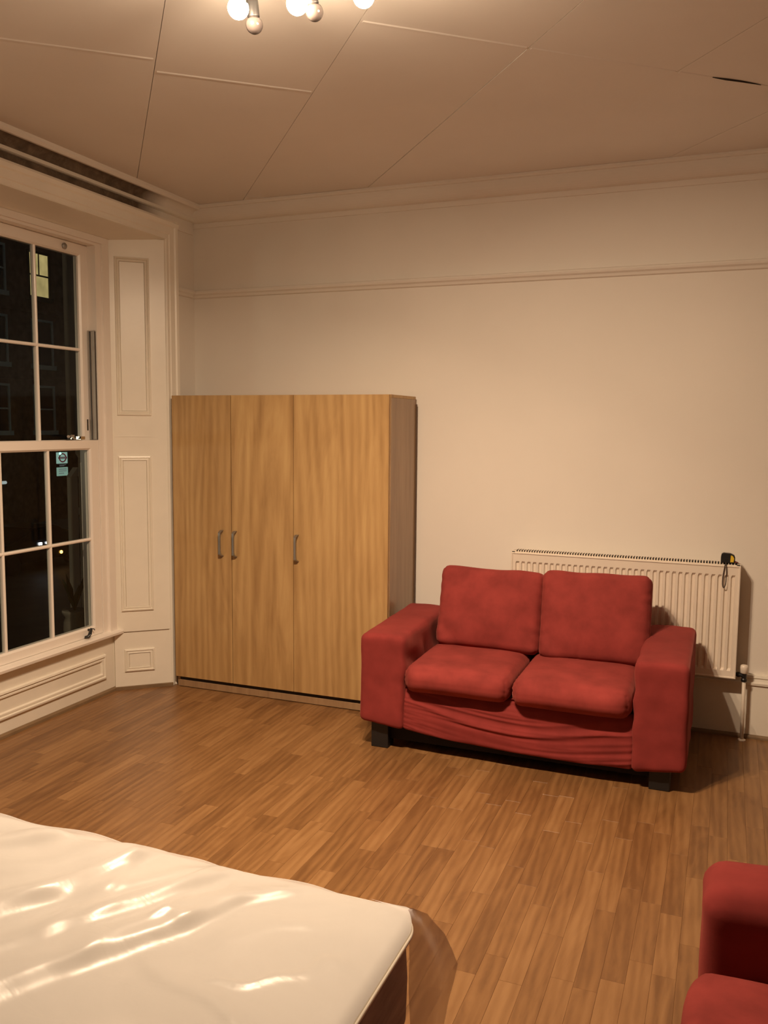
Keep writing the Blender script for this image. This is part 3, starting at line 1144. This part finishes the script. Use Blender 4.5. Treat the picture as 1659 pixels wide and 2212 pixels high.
def back_bm(x0, x1, zc, hgt, lean, rotz, yoff, seed, roll):
    W = x1 - x0
    c = Vector((0, 0, 0))
    R = Matrix.Rotation(rotz, 4, 'Z') @ Matrix.Rotation(-lean, 4, 'X') @ Matrix.Rotation(roll, 4, 'Y')

    def deform(p, u):
        k = max(0, 1 - abs(u.x) ** 3.0) * max(0, 1 - abs(u.z) ** 3.0)
        p.y += u.y * 0.034 * k
        # outline: sides waisted in, top corners rounded with small ears
        p.x *= 1 - 0.010 * (1 - u.z * u.z)
        p.z *= 1 - 0.020 * (1 - u.x * u.x)
        cc = max(0, abs(u.x) - 0.72) / 0.28 * max(0, abs(u.z) - 0.72) / 0.28
        p.x -= math.copysign(0.006, u.x) * cc * cc
        p.z -= math.copysign(0.006, u.z) * cc * cc
        # seam gathers
        e = max(0, abs(u.x) - 0.80) / 0.20
        p.y += 0.0042 * math.sin(p.z * 105 + 2.5 * nz(p, 8, seed) + abs(u.x) * 7) * e * (1 - abs(u.y) * 0.3)
        wv = 0.010 * nz(Vector((p.x, 0, p.z)), 5.0, seed) * (0.4 + 0.6 * k)
        p.y -= wv
        if u.z < -0.2 and u.x < -0.3:
            p.y += 0.006 * math.sin(42 * (p.z * 0.8 + p.x) + seed) * min(1, (-u.z - 0.2) * 2) * min(1, (-u.x - 0.3) * 2)
        if seed > 5 and u.y < 0 and u.z < -0.35:
            q = (p.x + 0.075 - 0.10 * (u.z + 1) * 0.3) / 0.006
            p.y += 0.007 * math.exp(-q * q) * min(1, (-u.z - 0.35) * 3)
        p.z += 0.006 * nz(Vector((p.x, 0.3, 0)), 8.0, seed + 4) * (1 if u.z > 0.7 else 0)
        return p
    bm = soft_box((0, 0, 0), (W, 0.150, hgt), 0.036, (40, 4, 44), deform)
    bmesh.ops.transform(bm, matrix=Matrix.Translation(((x0 + x1) / 2, yoff, zc)) @ R, verts=bm.verts)
    return bm


link('back_cushion', back_bm(-1.436, -0.868, 0.660, 0.440, math.radians(14), 0.0, 4.500, 2.0, math.radians(0.6)), M_red2, sf, True)
link('back_cushion', back_bm(-0.874, -0.322, 0.668, 0.462, math.radians(15), math.radians(2.0), 4.480, 8.0, math.radians(-0.5)), M_red2, sf, True)
for lx in (-1.645, -0.272):
    for ly in (4.00, 4.56):
        link('leg', bevbox(lx, lx + 0.092, ly, ly + 0.085, 0.0, 0.130, 0.003, 1), M_black, sf)

# ------------------------------------------------------------------ second red seat (armchair) at the right edge
ac = thing('armchair', (0.42, 1.58, 0), 'red suede armchair cut off by the right edge of the photo', 'armchair')


def arm2(yc, seed):
    c = Vector((0.42, yc, 0.335))

    def deform(p, u):
        wp = p + c
        p.z += 0.010 * (1 - u.y * u.y) * max(0, u.z)
        p.x += 0.004 * nz(wp, 8, seed)
        p.y += 0.005 * nz(wp, 6, seed + 2)
        p.z += 0.003 * nz(wp, 12, seed + 2)
        p.z -= 0.012 * max(0, -u.x) ** 4 * max(0, u.z)
        return p
    return soft_box(c, (0.86, 0.235, 0.49), 0.052, (24, 8, 16), deform)


link('arm', arm2(2.155, 2.2), M_red, ac, True)
link('arm', arm2(1.005, 5.2), M_red, ac, True)


def seat2(c):
    def deform(p, u):
        wp = p + c
        k = (1 - u.x ** 4) * (1 - u.y ** 4)
        p.z += 0.014 * k * max(0, u.z)
        p.z += 0.004 * nz(wp, 6, 21)
        p.x -= 0.012 * (1 - u.y ** 4) * max(0, -u.x) ** 3
        cc = max(0, abs(u.x) - 0.75) / 0.25 * max(0, abs(u.y) - 0.8) / 0.2
        p.x -= math.copysign(0.015, u.x) * cc
        return p
    return deform


c = Vector((0.29, 1.58, 0.350))
link('seat_cushion', soft_box(c, (0.64, 0.90, 0.135), 0.045, (20, 26, 4), seat2(c)), M_red2, ac, True)
c = Vector((0.42, 1.58, 0.20))
link('front_rail', soft_box(c, (0.82, 0.91, 0.20), 0.02, (8, 10, 6), None), M_red, ac, True)
c = Vector((0.80, 1.58, 0.44))
link('backrest', soft_box(c, (0.16, 1.12, 0.70), 0.05, (5, 20, 14), None), M_red, ac, True)
c = Vector((0.66, 1.58, 0.63))
link('back_cushion', soft_box(c, (0.16, 0.86, 0.42), 0.06, (5, 18, 12), lambda p, u: Vector((p.x + u.x * 0.03 * (1 - u.y ** 2) * (1 - u.z ** 2), p.y, p.z))), M_red2, ac, True)
for lx in (0.05, 0.72):
    for ly in (0.94, 2.13):
        link('leg', bevbox(lx, lx + 0.085, ly, ly + 0.085, 0, 0.115, 0.003, 1), M_black, ac)

# ------------------------------------------------------------------ bed with its film cover
BX0, BX1, BY0, BY1, BZ = -2.55, -0.600, -0.15, 1.790, 0.545
bd = thing('bed', ((BX0 + BX1) / 2, (BY0 + BY1) / 2, 0), 'low bed with white mattress top and dark brown sides', 'bed')


def rrect(x0, x1, y0, y1, r, seg=8):
    pts = []
    for cx, cy, a0 in ((x1 - r, y1 - r, 0), (x0 + r, y1 - r, 90), (x0 + r, y0 + r, 180), (x1 - r, y0 + r, 270)):
        for i in range(seg + 1):
            a = math.radians(a0 + 90 * i / seg)
            pts.append((cx + r * math.cos(a), cy + r * math.sin(a)))
    return pts


def stack(levels, seg=14):
    bm = bmesh.new()
    rings = []
    for ins, r, z in levels:
        rings.append([bm.verts.new((x, y, z)) for x, y in rrect(BX0 + ins, BX1 - ins, BY0 + ins, BY1 - ins, r, seg)])
    n = len(rings[0])
    for a, b in zip(rings, rings[1:]):
        for k in range(n):
            bm.faces.new((a[k], a[(k + 1) % n], b[(k + 1) % n], b[k]))
    bm.faces.new(rings[0][::-1])
    bm.faces.new(rings[-1])
    return bm


link('mattress', stack([(0.022, 0.09, 0.300), (0.010, 0.10, 0.330), (0.008, 0.10, 0.42), (0.012, 0.10, 0.515), (0.020, 0.095, 0.528)]), M_side, bd)
link('divan_base', stack([(0.03, 0.06, 0.03), (0.03, 0.06, 0.295), (0.05, 0.06, 0.300)], 4), M_side, bd)
link('quilted_top', stack([(0.024, 0.095, 0.5285), (0.004, 0.10, 0.533), (0.006, 0.10, 0.540), (0.030, 0.08, 0.545), (0.12, 0.06, 0.548)]), M_quilt, bd, True)
bm = bmesh.new()
tube(bm, [(x, y, 0.5300) for x, y in rrect(BX0 + 0.003, BX1 - 0.003, BY0 + 0.003, BY1 - 0.003, 0.10, 14)], 0.0065, 8, close=True)
link('piping', bm, M_piping, bd, True)
for cx, cy in ((BX0 + 0.12, BY0 + 0.12), (BX1 - 0.12, BY0 + 0.12), (BX0 + 0.12, BY1 - 0.12), (BX1 - 0.12, BY1 - 0.12)):
    bm = bmesh.new()
    lathe(bm, (cx, cy, 0), [(0.022, 0), (0.025, 0.006), (0.025, 0.031)], 10)
    link('foot', bm, M_black, bd)

pc = thing('plastic_cover', ((BX0 + BX1) / 2, (BY0 + BY1) / 2, 0.55), 'clear wrinkled plastic cover stretched over the white mattress', 'plastic cover')
RIDGES = [  # x0, y0, x1, y1, height, width
    (-1.33, 1.765, -1.68, 1.46, 0.017, 0.030), (-1.31, 1.755, -1.53, 1.28, 0.024, 0.030), (-1.09, 1.735, -1.45, 1.10, 0.022, 0.030),
    (-1.02, 1.60, -1.36, 1.03, 0.024, 0.034), (-0.90, 1.75, -1.26, 1.38, 0.012, 0.028), (-1.32, 1.72, -1.30, 1.40, 0.010, 0.018),
    (-1.10, 1.58, -1.18, 1.33, 0.008, 0.016), (-0.78, 1.28, -1.05, 1.37, 0.005, 0.015), (-1.70, 1.70, -1.40, 1.735, 0.012, 0.030),
    (-0.90, 1.365, -0.775, 1.43, 0.006, 0.006), (-0.775, 1.44, -0.70, 1.53, 0.004, 0.012), (-1.13, 1.495, -1.05, 1.535, 0.006, 0.012),
    (-1.12, 1.74, -1.24, 1.45, 0.008, 0.016), (-1.15, 1.72, -1.62, 1.30, 0.012, 0.026), (-1.05, 1.70, -1.10, 1.52, 0.005, 0.014), (-0.95, 1.20, -1.22, 0.95, 0.010, 0.030), (-0.80, 1.62, -0.98, 1.50, 0.004, 0.022),
    (-1.55, 1.75, -2.3, 1.2, 0.02, 0.035), (-1.2, 1.0, -1.9, 0.6, 0.02, 0.035), (-0.9, 1.1, -1.4, 0.6, 0.015, 0.03)]


def cover_h(x, y):
    h = 0.004
    for x0, y0, x1, y1, hh, ww in RIDGES:
        dx, dy = x1 - x0, y1 - y0
        L2 = dx * dx + dy * dy
        t = ((x - x0) * dx + (y - y0) * dy) / L2
        if t < -0.15 or t > 1.25:
            continue
        px, py = x - (x0 + dx * t), y - (y0 + dy * t)
        sgn = (dx * (y - y0) - dy * (x - x0)) / math.sqrt(L2)
        sgn += 0.010 * math.sin(t * 7 + x0 * 9)
        end = max(0, min(1, (t + 0.15) / 0.25)) * max(0, min(1, (1.25 - t) / 0.35))
        wq = ww * (0.6 + 0.8 * max(0, min(1, t)))
        # steep on one side, gentle on the other
        d = sgn / (wq * (1.0 if sgn > 0 else 2.1))
        h += hh * end * math.exp(-d * d)
    h += 0.004 * (nz((x, y, 0), 3.0, 3) + 0.5) + 0.0008 * nz((x, y, 0), 12.0, 9)
    return max(0.0025, h)


bm = bmesh.new()
NX, NY = 230, 170
gx0, gy0 = BX0, 0.35
grid = []
for j in range(NY + 1):
    row = []
    for i in range(NX + 1):
        u, v = i / NX, j / NY
        x = gx0 + (BX1 - 0.002 - gx0) * (1 - (1 - u) ** 1.35)
        y = gy0 + (BY1 + 0.004 - gy0) * (1 - (1 - v) ** 1.25)
        # clip to the rounded far-right corner
        r = 0.10
        ccx, ccy = BX1 - r, BY1 - r
        if x > ccx and y > ccy:
            dx, dy = x - ccx, y - ccy
            m = max(dx, dy)
            dd = math.hypot(dx, dy)
            if dd > 1e-6:
                x, y = ccx + dx * m / dd, ccy + dy * m / dd
        edge = min(BX1 - x, BY1 - y)
        base = 0.5485 - 0.012 * max(0.0, 1 - max(0, edge) / 0.03) ** 2
        z = base + cover_h(x, y) * min(1.0, 0.25 + max(0, edge) / 0.10)
        if BY1 - y < 0.05:
            y += 0.012 * (nz((x, 0, 0), 6.0, 2) + 0.6 * math.sin(x * 19)) * (1 - (BY1 - y) / 0.05)
        row.append(bm.verts.new((x, y, z)))
    grid.append(row)
for a, b in zip(grid, grid[1:]):
    for i in range(NX):
        try:
            bm.faces.new((a[i], a[i + 1], b[i + 1], b[i]))
        except ValueError:
            pass
link('top_sheet', bm, M_film, pc, True)
# loose corner that hangs and flares beyond the far right corner of the bed
outer = [(-0.70, 1.7975, 0.535), (-0.655, 1.802, 0.534), (-0.632, 1.820, 0.522), (-0.612, 1.868, 0.485), (-0.603, 1.905, 0.445), (-0.588, 1.950, 0.395), (-0.575, 1.972, 0.345), (-0.560, 1.982, 0.300), (-0.572, 1.995, 0.24), (-0.588, 2.008, 0.18), (-0.605, 2.026, 0.10), (-0.62, 2.03, 0.03)]
inner = [(-0.74, 1.797, 0.536), (-0.70, 1.796, 0.534), (-0.655, 1.785, 0.532), (-0.640, 1.780, 0.50), (-0.637, 1.785, 0.46), (-0.637, 1.79, 0.41), (-0.637, 1.79, 0.36), (-0.637, 1.795, 0.31), (-0.637, 1.80, 0.25), (-0.64, 1.80, 0.19), (-0.64, 1.80, 0.11), (-0.64, 1.80, 0.04)]
bm = bmesh.new()
rowsf = []
for a, b in zip(inner, outer):
    row = []
    for k in range(13):
        t = k / 12
        p = Vector(a).lerp(Vector(b), t)
        p.x += 0.016 * math.sin(t * 5.2) * min(1, (0.54 - p.z) * 8)
        p += Vector((1, -1, 0)) * 0.005 * nz(p, 9, 2)
        row.append(bm.verts.new(p))
    rowsf.append(row)
for a, b in zip(rowsf, rowsf[1:]):
    for k in range(12):
        bm.faces.new((a[k], a[k + 1], b[k + 1], b[k]))
bmesh.ops.subdivide_edges(bm, edges=list(bm.edges), cuts=1, use_grid_fill=True, smooth=0.6)
link('loose_corner', bm, M_flap, pc, True)

# ------------------------------------------------------------------ ceiling spotlight fitting
cl = thing('ceiling_light', (-1.22, 2.33, ZC), 'dark metal ceiling spotlight bar with three lit and two unlit bulbs', 'ceiling light')
bm = bmesh.new()
lathe(bm, (-1.22, 2.30, ZC - 0.026), [(0.055, 0.0), (0.060, 0.006), (0.060, 0.0262)], 24)
link('ceiling_plate', bm, M_steel, cl)
bm = bmesh.new()
tube(bm, [(-1.47, 2.27, ZC - 0.040), (-0.97, 2.36, ZC - 0.040)], 0.011, 10)
tube(bm, [(-1.22, 2.315, ZC - 0.026), (-1.22, 2.315, ZC - 0.050)], 0.012, 10)
link('bar', bm, M_black, cl, True)


def bar_pt(x):
    t = (x + 1.47) / 0.5
    return Vector((x, 2.27 + 0.09 * t, ZC - 0.048))


def spot(bulb, direction, lit, share=1.0):
    bulb = Vector(bulb)
    d = Vector(direction).normalized()
    neck = bulb - d * 0.020
    back = bulb - d * 0.092
    top = bar_pt(bulb.x)
    bm = bmesh.new()
    tube(bm, [top, (top + back) / 2 + Vector((0, 0, 0.004)), back + d * 0.01], 0.005, 8)
    tube(bm, [back, back + d * 0.006, neck - d * 0.004, neck], [0.013, 0.0175, 0.0185, 0.0185], 16)
    h = link('spot_head', bm, M_black if not lit else M_steel, cl, True)
    bm = bmesh.new()
    R = d.to_track_quat('Z', 'Y').to_matrix().to_4x4()
    prof = [(0.014, -0.024), (0.018, -0.016)]
    rr = 0.0305 if lit else 0.0265
    for i in range(1, 11):
        a = math.pi * (0.24 + 0.76 * i / 11)
        prof.append((rr * math.sin(a), -rr * math.cos(a)))
    prof.append((0.001, rr))
    lathe(bm, (0, 0, 0), prof, 20)
    bmesh.ops.transform(bm, matrix=Matrix.Translation(bulb) @ R, verts=bm.verts)
    link('bulb', bm, M_bulb if lit else M_bulb_off, h, True)
    if lit:
        L = bpy.data.lights.new('reflector', 'AREA')
        L.shape = 'DISK'
        L.size = 0.05
        L.spread = math.radians(138)
        L.energy = LAMP_W * share
        L.color = LAMP_COL
        lo = bpy.data.objects.new('reflector', L)
        lo.matrix_world = Matrix.Translation(bulb + d * 0.035) @ (-d).to_track_quat('Z', 'Y').to_matrix().to_4x4()
        COL.objects.link(lo)


spot((-1.388, 2.315, 2.855), (-0.30, 0.12, -1), True, 1.2)
spot((-1.398, 2.425, 2.855), (0.02, 0.16, -1), False)
spot((-1.215, 2.352, 2.855), (0.05, 0.45, -1), True, 1.1)
spot((-1.195, 2.425, 2.860), (0.15, 0.25, -1), False)
spot((-1.020, 2.385, 2.858), (0.30, 0.40, -1), True, 0.6)

# ------------------------------------------------------------------ the street outside at night
struct('ground', boxbm(-60, -6.0, -20, 70, -3.4, -3.2), M_asphalt)
bm = bmesh.new()
box(bm, -30, -26.2, -20, 70, -3.2, -3.06)
struct('pavement', bm, M_stone)

bl = thing('building', (-31, 31, -3.06), 'dark brick terrace across the street with one lit upstairs window', 'building')
link('wall', boxbm(-36, -30, 10, 52, -3.06, 16), M_brick, bl)


def far_window(y0, y1, z0, z1, lit):
    fr = bmesh.new()
    xf = -29.99
    wdt = 0.10
    box(fr, xf, xf + 0.09, y0, y0 + wdt, z0, z1)
    box(fr, xf, xf + 0.09, y1 - wdt, y1, z0, z1)
    box(fr, xf, xf + 0.09, y0 + wdt, y1 - wdt, z1 - wdt, z1)
    box(fr, xf, xf + 0.16, y0 - 0.08, y1 + 0.08, z0 - 0.12, z0 + 0.08)
    zm = (z0 + z1) / 2 - 0.05
    box(fr, xf, xf + 0.07, y0 + wdt, y1 - wdt, zm, zm + 0.07)
    if lit:
        box(fr, xf, xf + 0.06, (y0 + y1) / 2 - 0.02, (y0 + y1) / 2 + 0.03, zm, z1 - wdt)
    f = link('window', fr, M_blind if lit else M_frame_far, bl)
    for a, b in ((z0 + 0.08, zm), (zm + 0.07, z1 - wdt)):
        link('pane', boxbm(xf, xf + 0.03, y0 + wdt, y1 - wdt, a, b), M_lit if lit else M_farglass, f)


for k, y in enumerate((23.1, 25.95, 28.76, 31.55, 34.35, 37.15)):
    for z0, z1 in ((7.30, 9.42), (4.18, 6.35), (1.15, 3.32)):
        lit = k == 3 and z0 > 7
        far_window(y - (0.15 if lit else 0), y + 1.32 - (0.08 if lit else 0), z0, z1, lit)
for z in (6.9, 3.85, 0.6):
    link('string_course', boxbm(-30, -29.93, 10, 52, z - 0.28, z - 0.16), M_brick, bl)

# bus stop flag: roundel, dark strip, pale tile
sg = thing('bus_stop', (-27, 29.95, -3.06), 'illuminated bus stop flag with a red ring roundel, seen through the lower sash', 'sign')
bm = bmesh.new()
tube(bm, [(-27.0, 30.36, -3.06), (-27.0, 30.36, 0.42)], 0.045, 10)
link('post', bm, M_black, sg)
link('roundel_panel', bevbox(-27.03, -26.97, 29.65, 30.29, -0.165, 0.325, 0.01, 1), M_signw, sg)
bm = bmesh.new()
rp = [(-26.955, 29.97 + 0.195 * math.cos(a * math.pi / 16), 0.085 + 0.175 * math.sin(a * math.pi / 16)) for a in range(32)]
tube(bm, rp, 0.028, 6, close=True)
link('roundel_ring', bm, M_signr, sg)
bm = boxbm(-26.965, -26.935, 29.72, 30.22, 0.045, 0.125)
rb = link('roundel_bar', bm, M_signr, sg)
for i in range(5):
    link('lettering', boxbm(-26.934, -26.930, 29.78 + i * 0.076, 29.83 + i * 0.076, 0.065, 0.105), M_signb, rb)
link('name_strip', bevbox(-27.03, -26.97, 29.65, 30.30, -0.315, -0.185, 0.01, 1), M_black, sg)
bm = bmesh.new()
for r_, n_ in ((-0.235, 7), (-0.275, 5)):
    for i in range(n_):
        box(bm, -26.969, -26.965, 29.78 + i * 0.06, 29.82 + i * 0.06, r_, r_ + 0.022)
link('lettering', bm, M_signb, sg, kind='stuff')
link('route_tile', bevbox(-27.03, -26.97, 29.65, 30.30, -0.70, -0.33, 0.01, 1), M_signt, sg)
bm = bmesh.new()
for r_, n_ in ((-0.43, 6), (-0.51, 6), (-0.61, 4)):
    for i in range(n_):
        box(bm, -26.969, -26.965, 29.74 + i * 0.08, 29.80 + i * 0.08, r_, r_ + 0.045)
link('lettering', bm, M_signb, sg, kind='stuff')

bm = bmesh.new()
lathe(bm, (-26.97, 29.83, 0.275), [(0.055, 0), (0.052, 0.03), (0.0, 0.05)], 14, 'x')
link('indicator_lamp', bm, M_cyan, sg)

# tube lamp on the far facade
o = bmesh.new()
tube(o, [(-29.7, 28.3, -1.05), (-29.7, 29.45, -1.05)], 0.07, 8)
tl = link('wall_lamp', o, M_tube)
tag(tl, 'pale tube lamp fixed low on the dark brick terrace', 'lamp')
rebase(tl, (-29.7, 28.9, -1.05))

# dark car at the kerb
cr_ = thing('car', (-21.4, 22.0, -3.2), 'dark parked car with two bright white spots and an amber indicator in the street', 'car')
side = [(19.9, 0.35), (19.75, 0.75), (20.1, 0.95), (20.9, 1.02), (21.5, 1.42), (22.6, 1.45), (23.4, 1.05), (24.1, 0.92), (24.25, 0.65), (24.2, 0.32)]
bm = prism(side, -22.2, -20.65, lambda p, t: (t, p[0], -3.2 + p[1]))
bmesh.ops.bevel(bm, geom=list(bm.edges), offset=0.06, segments=2, affect='EDGES')
link('body', bm, M_car, cr_)
bm = prism([(21.05, 1.04), (21.55, 1.38), (22.55, 1.40), (23.2, 1.07)], -20.66, -20.63, lambda p, t: (t, p[0], -3.2 + p[1]))
link('side_window', bm, M_carglass, cr_)
for yw in (20.65, 23.35):
    for xw in (-20.72, -22.15):
        bm = bmesh.new()
        lathe(bm, (xw, yw, -3.2 + 0.32), [(0.31, -0.1), (0.32, -0.05), (0.32, 0.05), (0.31, 0.1), (0.16, 0.105)], 18, 'x')
        link('wheel', bm, M_tyre, cr_)
bm = boxbm(-20.66, -20.60, 21.75, 21.86, -2.34, -2.26)
link('white_spot', bm, M_white_spot, cr_)  # emissive white box on the near side of the body
bm = boxbm(-20.66, -20.60, 22.06, 22.20, -2.33, -2.27)
link('white_spot', bm, M_white_spot, cr_)
bm = bmesh.new()
lathe(bm, (-20.64, 22.75, -2.69), [(0.055, 0), (0.05, 0.03), (0.0, 0.045)], 12, 'x')
link('indicator', bm, M_amber, cr_)

# neighbour's pale pier, downpipe and stone urn just outside
pr = thing('pier', (-4.55, 4.90, -3.2), 'pale stucco pier of the neighbouring house just outside the window', 'pier')
link('shaft', bevbox(-4.50, -4.46, 5.035, 5.115, -3.2, 1.25, 0.006, 1), M_stucco, pr)
bm = prism([(5.035, 1.25), (5.12, 1.25), (5.12, 1.315), (5.105, 1.315)], -4.50, -4.455, lambda p, t: (t, p[0], p[1]))
link('cap', bm, M_stucco, pr)
link('upper_shaft', bevbox(-4.50, -4.46, 5.05, 5.15, 1.46, 5.5, 0.006, 1), M_pierup, pr)
dp = bmesh.new()
tube(dp, [(-4.22, 4.872, -3.2), (-4.22, 4.872, 1.40)], 0.020, 10)
lathe(dp, (-4.22, 4.872, 1.40), [(0.020, 0), (0.036, 0.03), (0.036, 0.09), (0.030, 0.10)], 10)
for z in (-1.5, 0.1, 1.0):
    lathe(dp, (-4.22, 4.872, z), [(0.026, 0), (0.026, 0.05)], 10)
dpo = link('drainpipe', dp, M_stone)
tag(dpo, 'grey drainpipe running down outside beside the stucco pier', 'drainpipe')
rebase(dpo, (-4.22, 4.872, -3.2))
ur = thing('stone_urn', (-4.05, 4.575, -0.02), 'weathered stone urn with a dark leafy plant outside the window', 'urn')
bm = bmesh.new()
lathe(bm, (-4.05, 4.575, -0.02), [(0.055, 0), (0.055, 0.03), (0.030, 0.06), (0.028, 0.14), (0.055, 0.20), (0.075, 0.27), (0.072, 0.33), (0.060, 0.36), (0.082, 0.39), (0.082, 0.41), (0.05, 0.405)], 18)
link('vase', bm, M_stone, ur, True)
bm = bmesh.new()
random.seed(11)
for i in range(16):
    a = random.uniform(0, 2 * math.pi)
    l = random.uniform(0.10, 0.22)
    b0 = Vector((-4.05, 4.575, 0.37))
    tip = b0 + Vector((math.cos(a) * l * 0.5, math.sin(a) * l * 0.4, l * 1.3))
    md = (b0 + tip) / 2 + Vector((0, 0, 0.02))
    sd = Vector((-math.sin(a), math.cos(a), 0)) * 0.022
    q = [bm.verts.new(p) for p in (b0, md + sd, tip, md - sd)]
    bm.faces.new(q)
link('leaves', bm, M_leafm, ur, kind='stuff')
lg = link('ledge', bevbox(-4.25, -3.66, 2.2, 4.80, -0.14, -0.02, 0.01, 1), M_stone)
tag(lg, 'stone ledge outside below the window carrying the urn', 'ledge')
rebase(lg, (-3.95, 3.7, -0.14))

for o in list(bpy.data.objects):
    if '_base' in o:
        del o['_base']
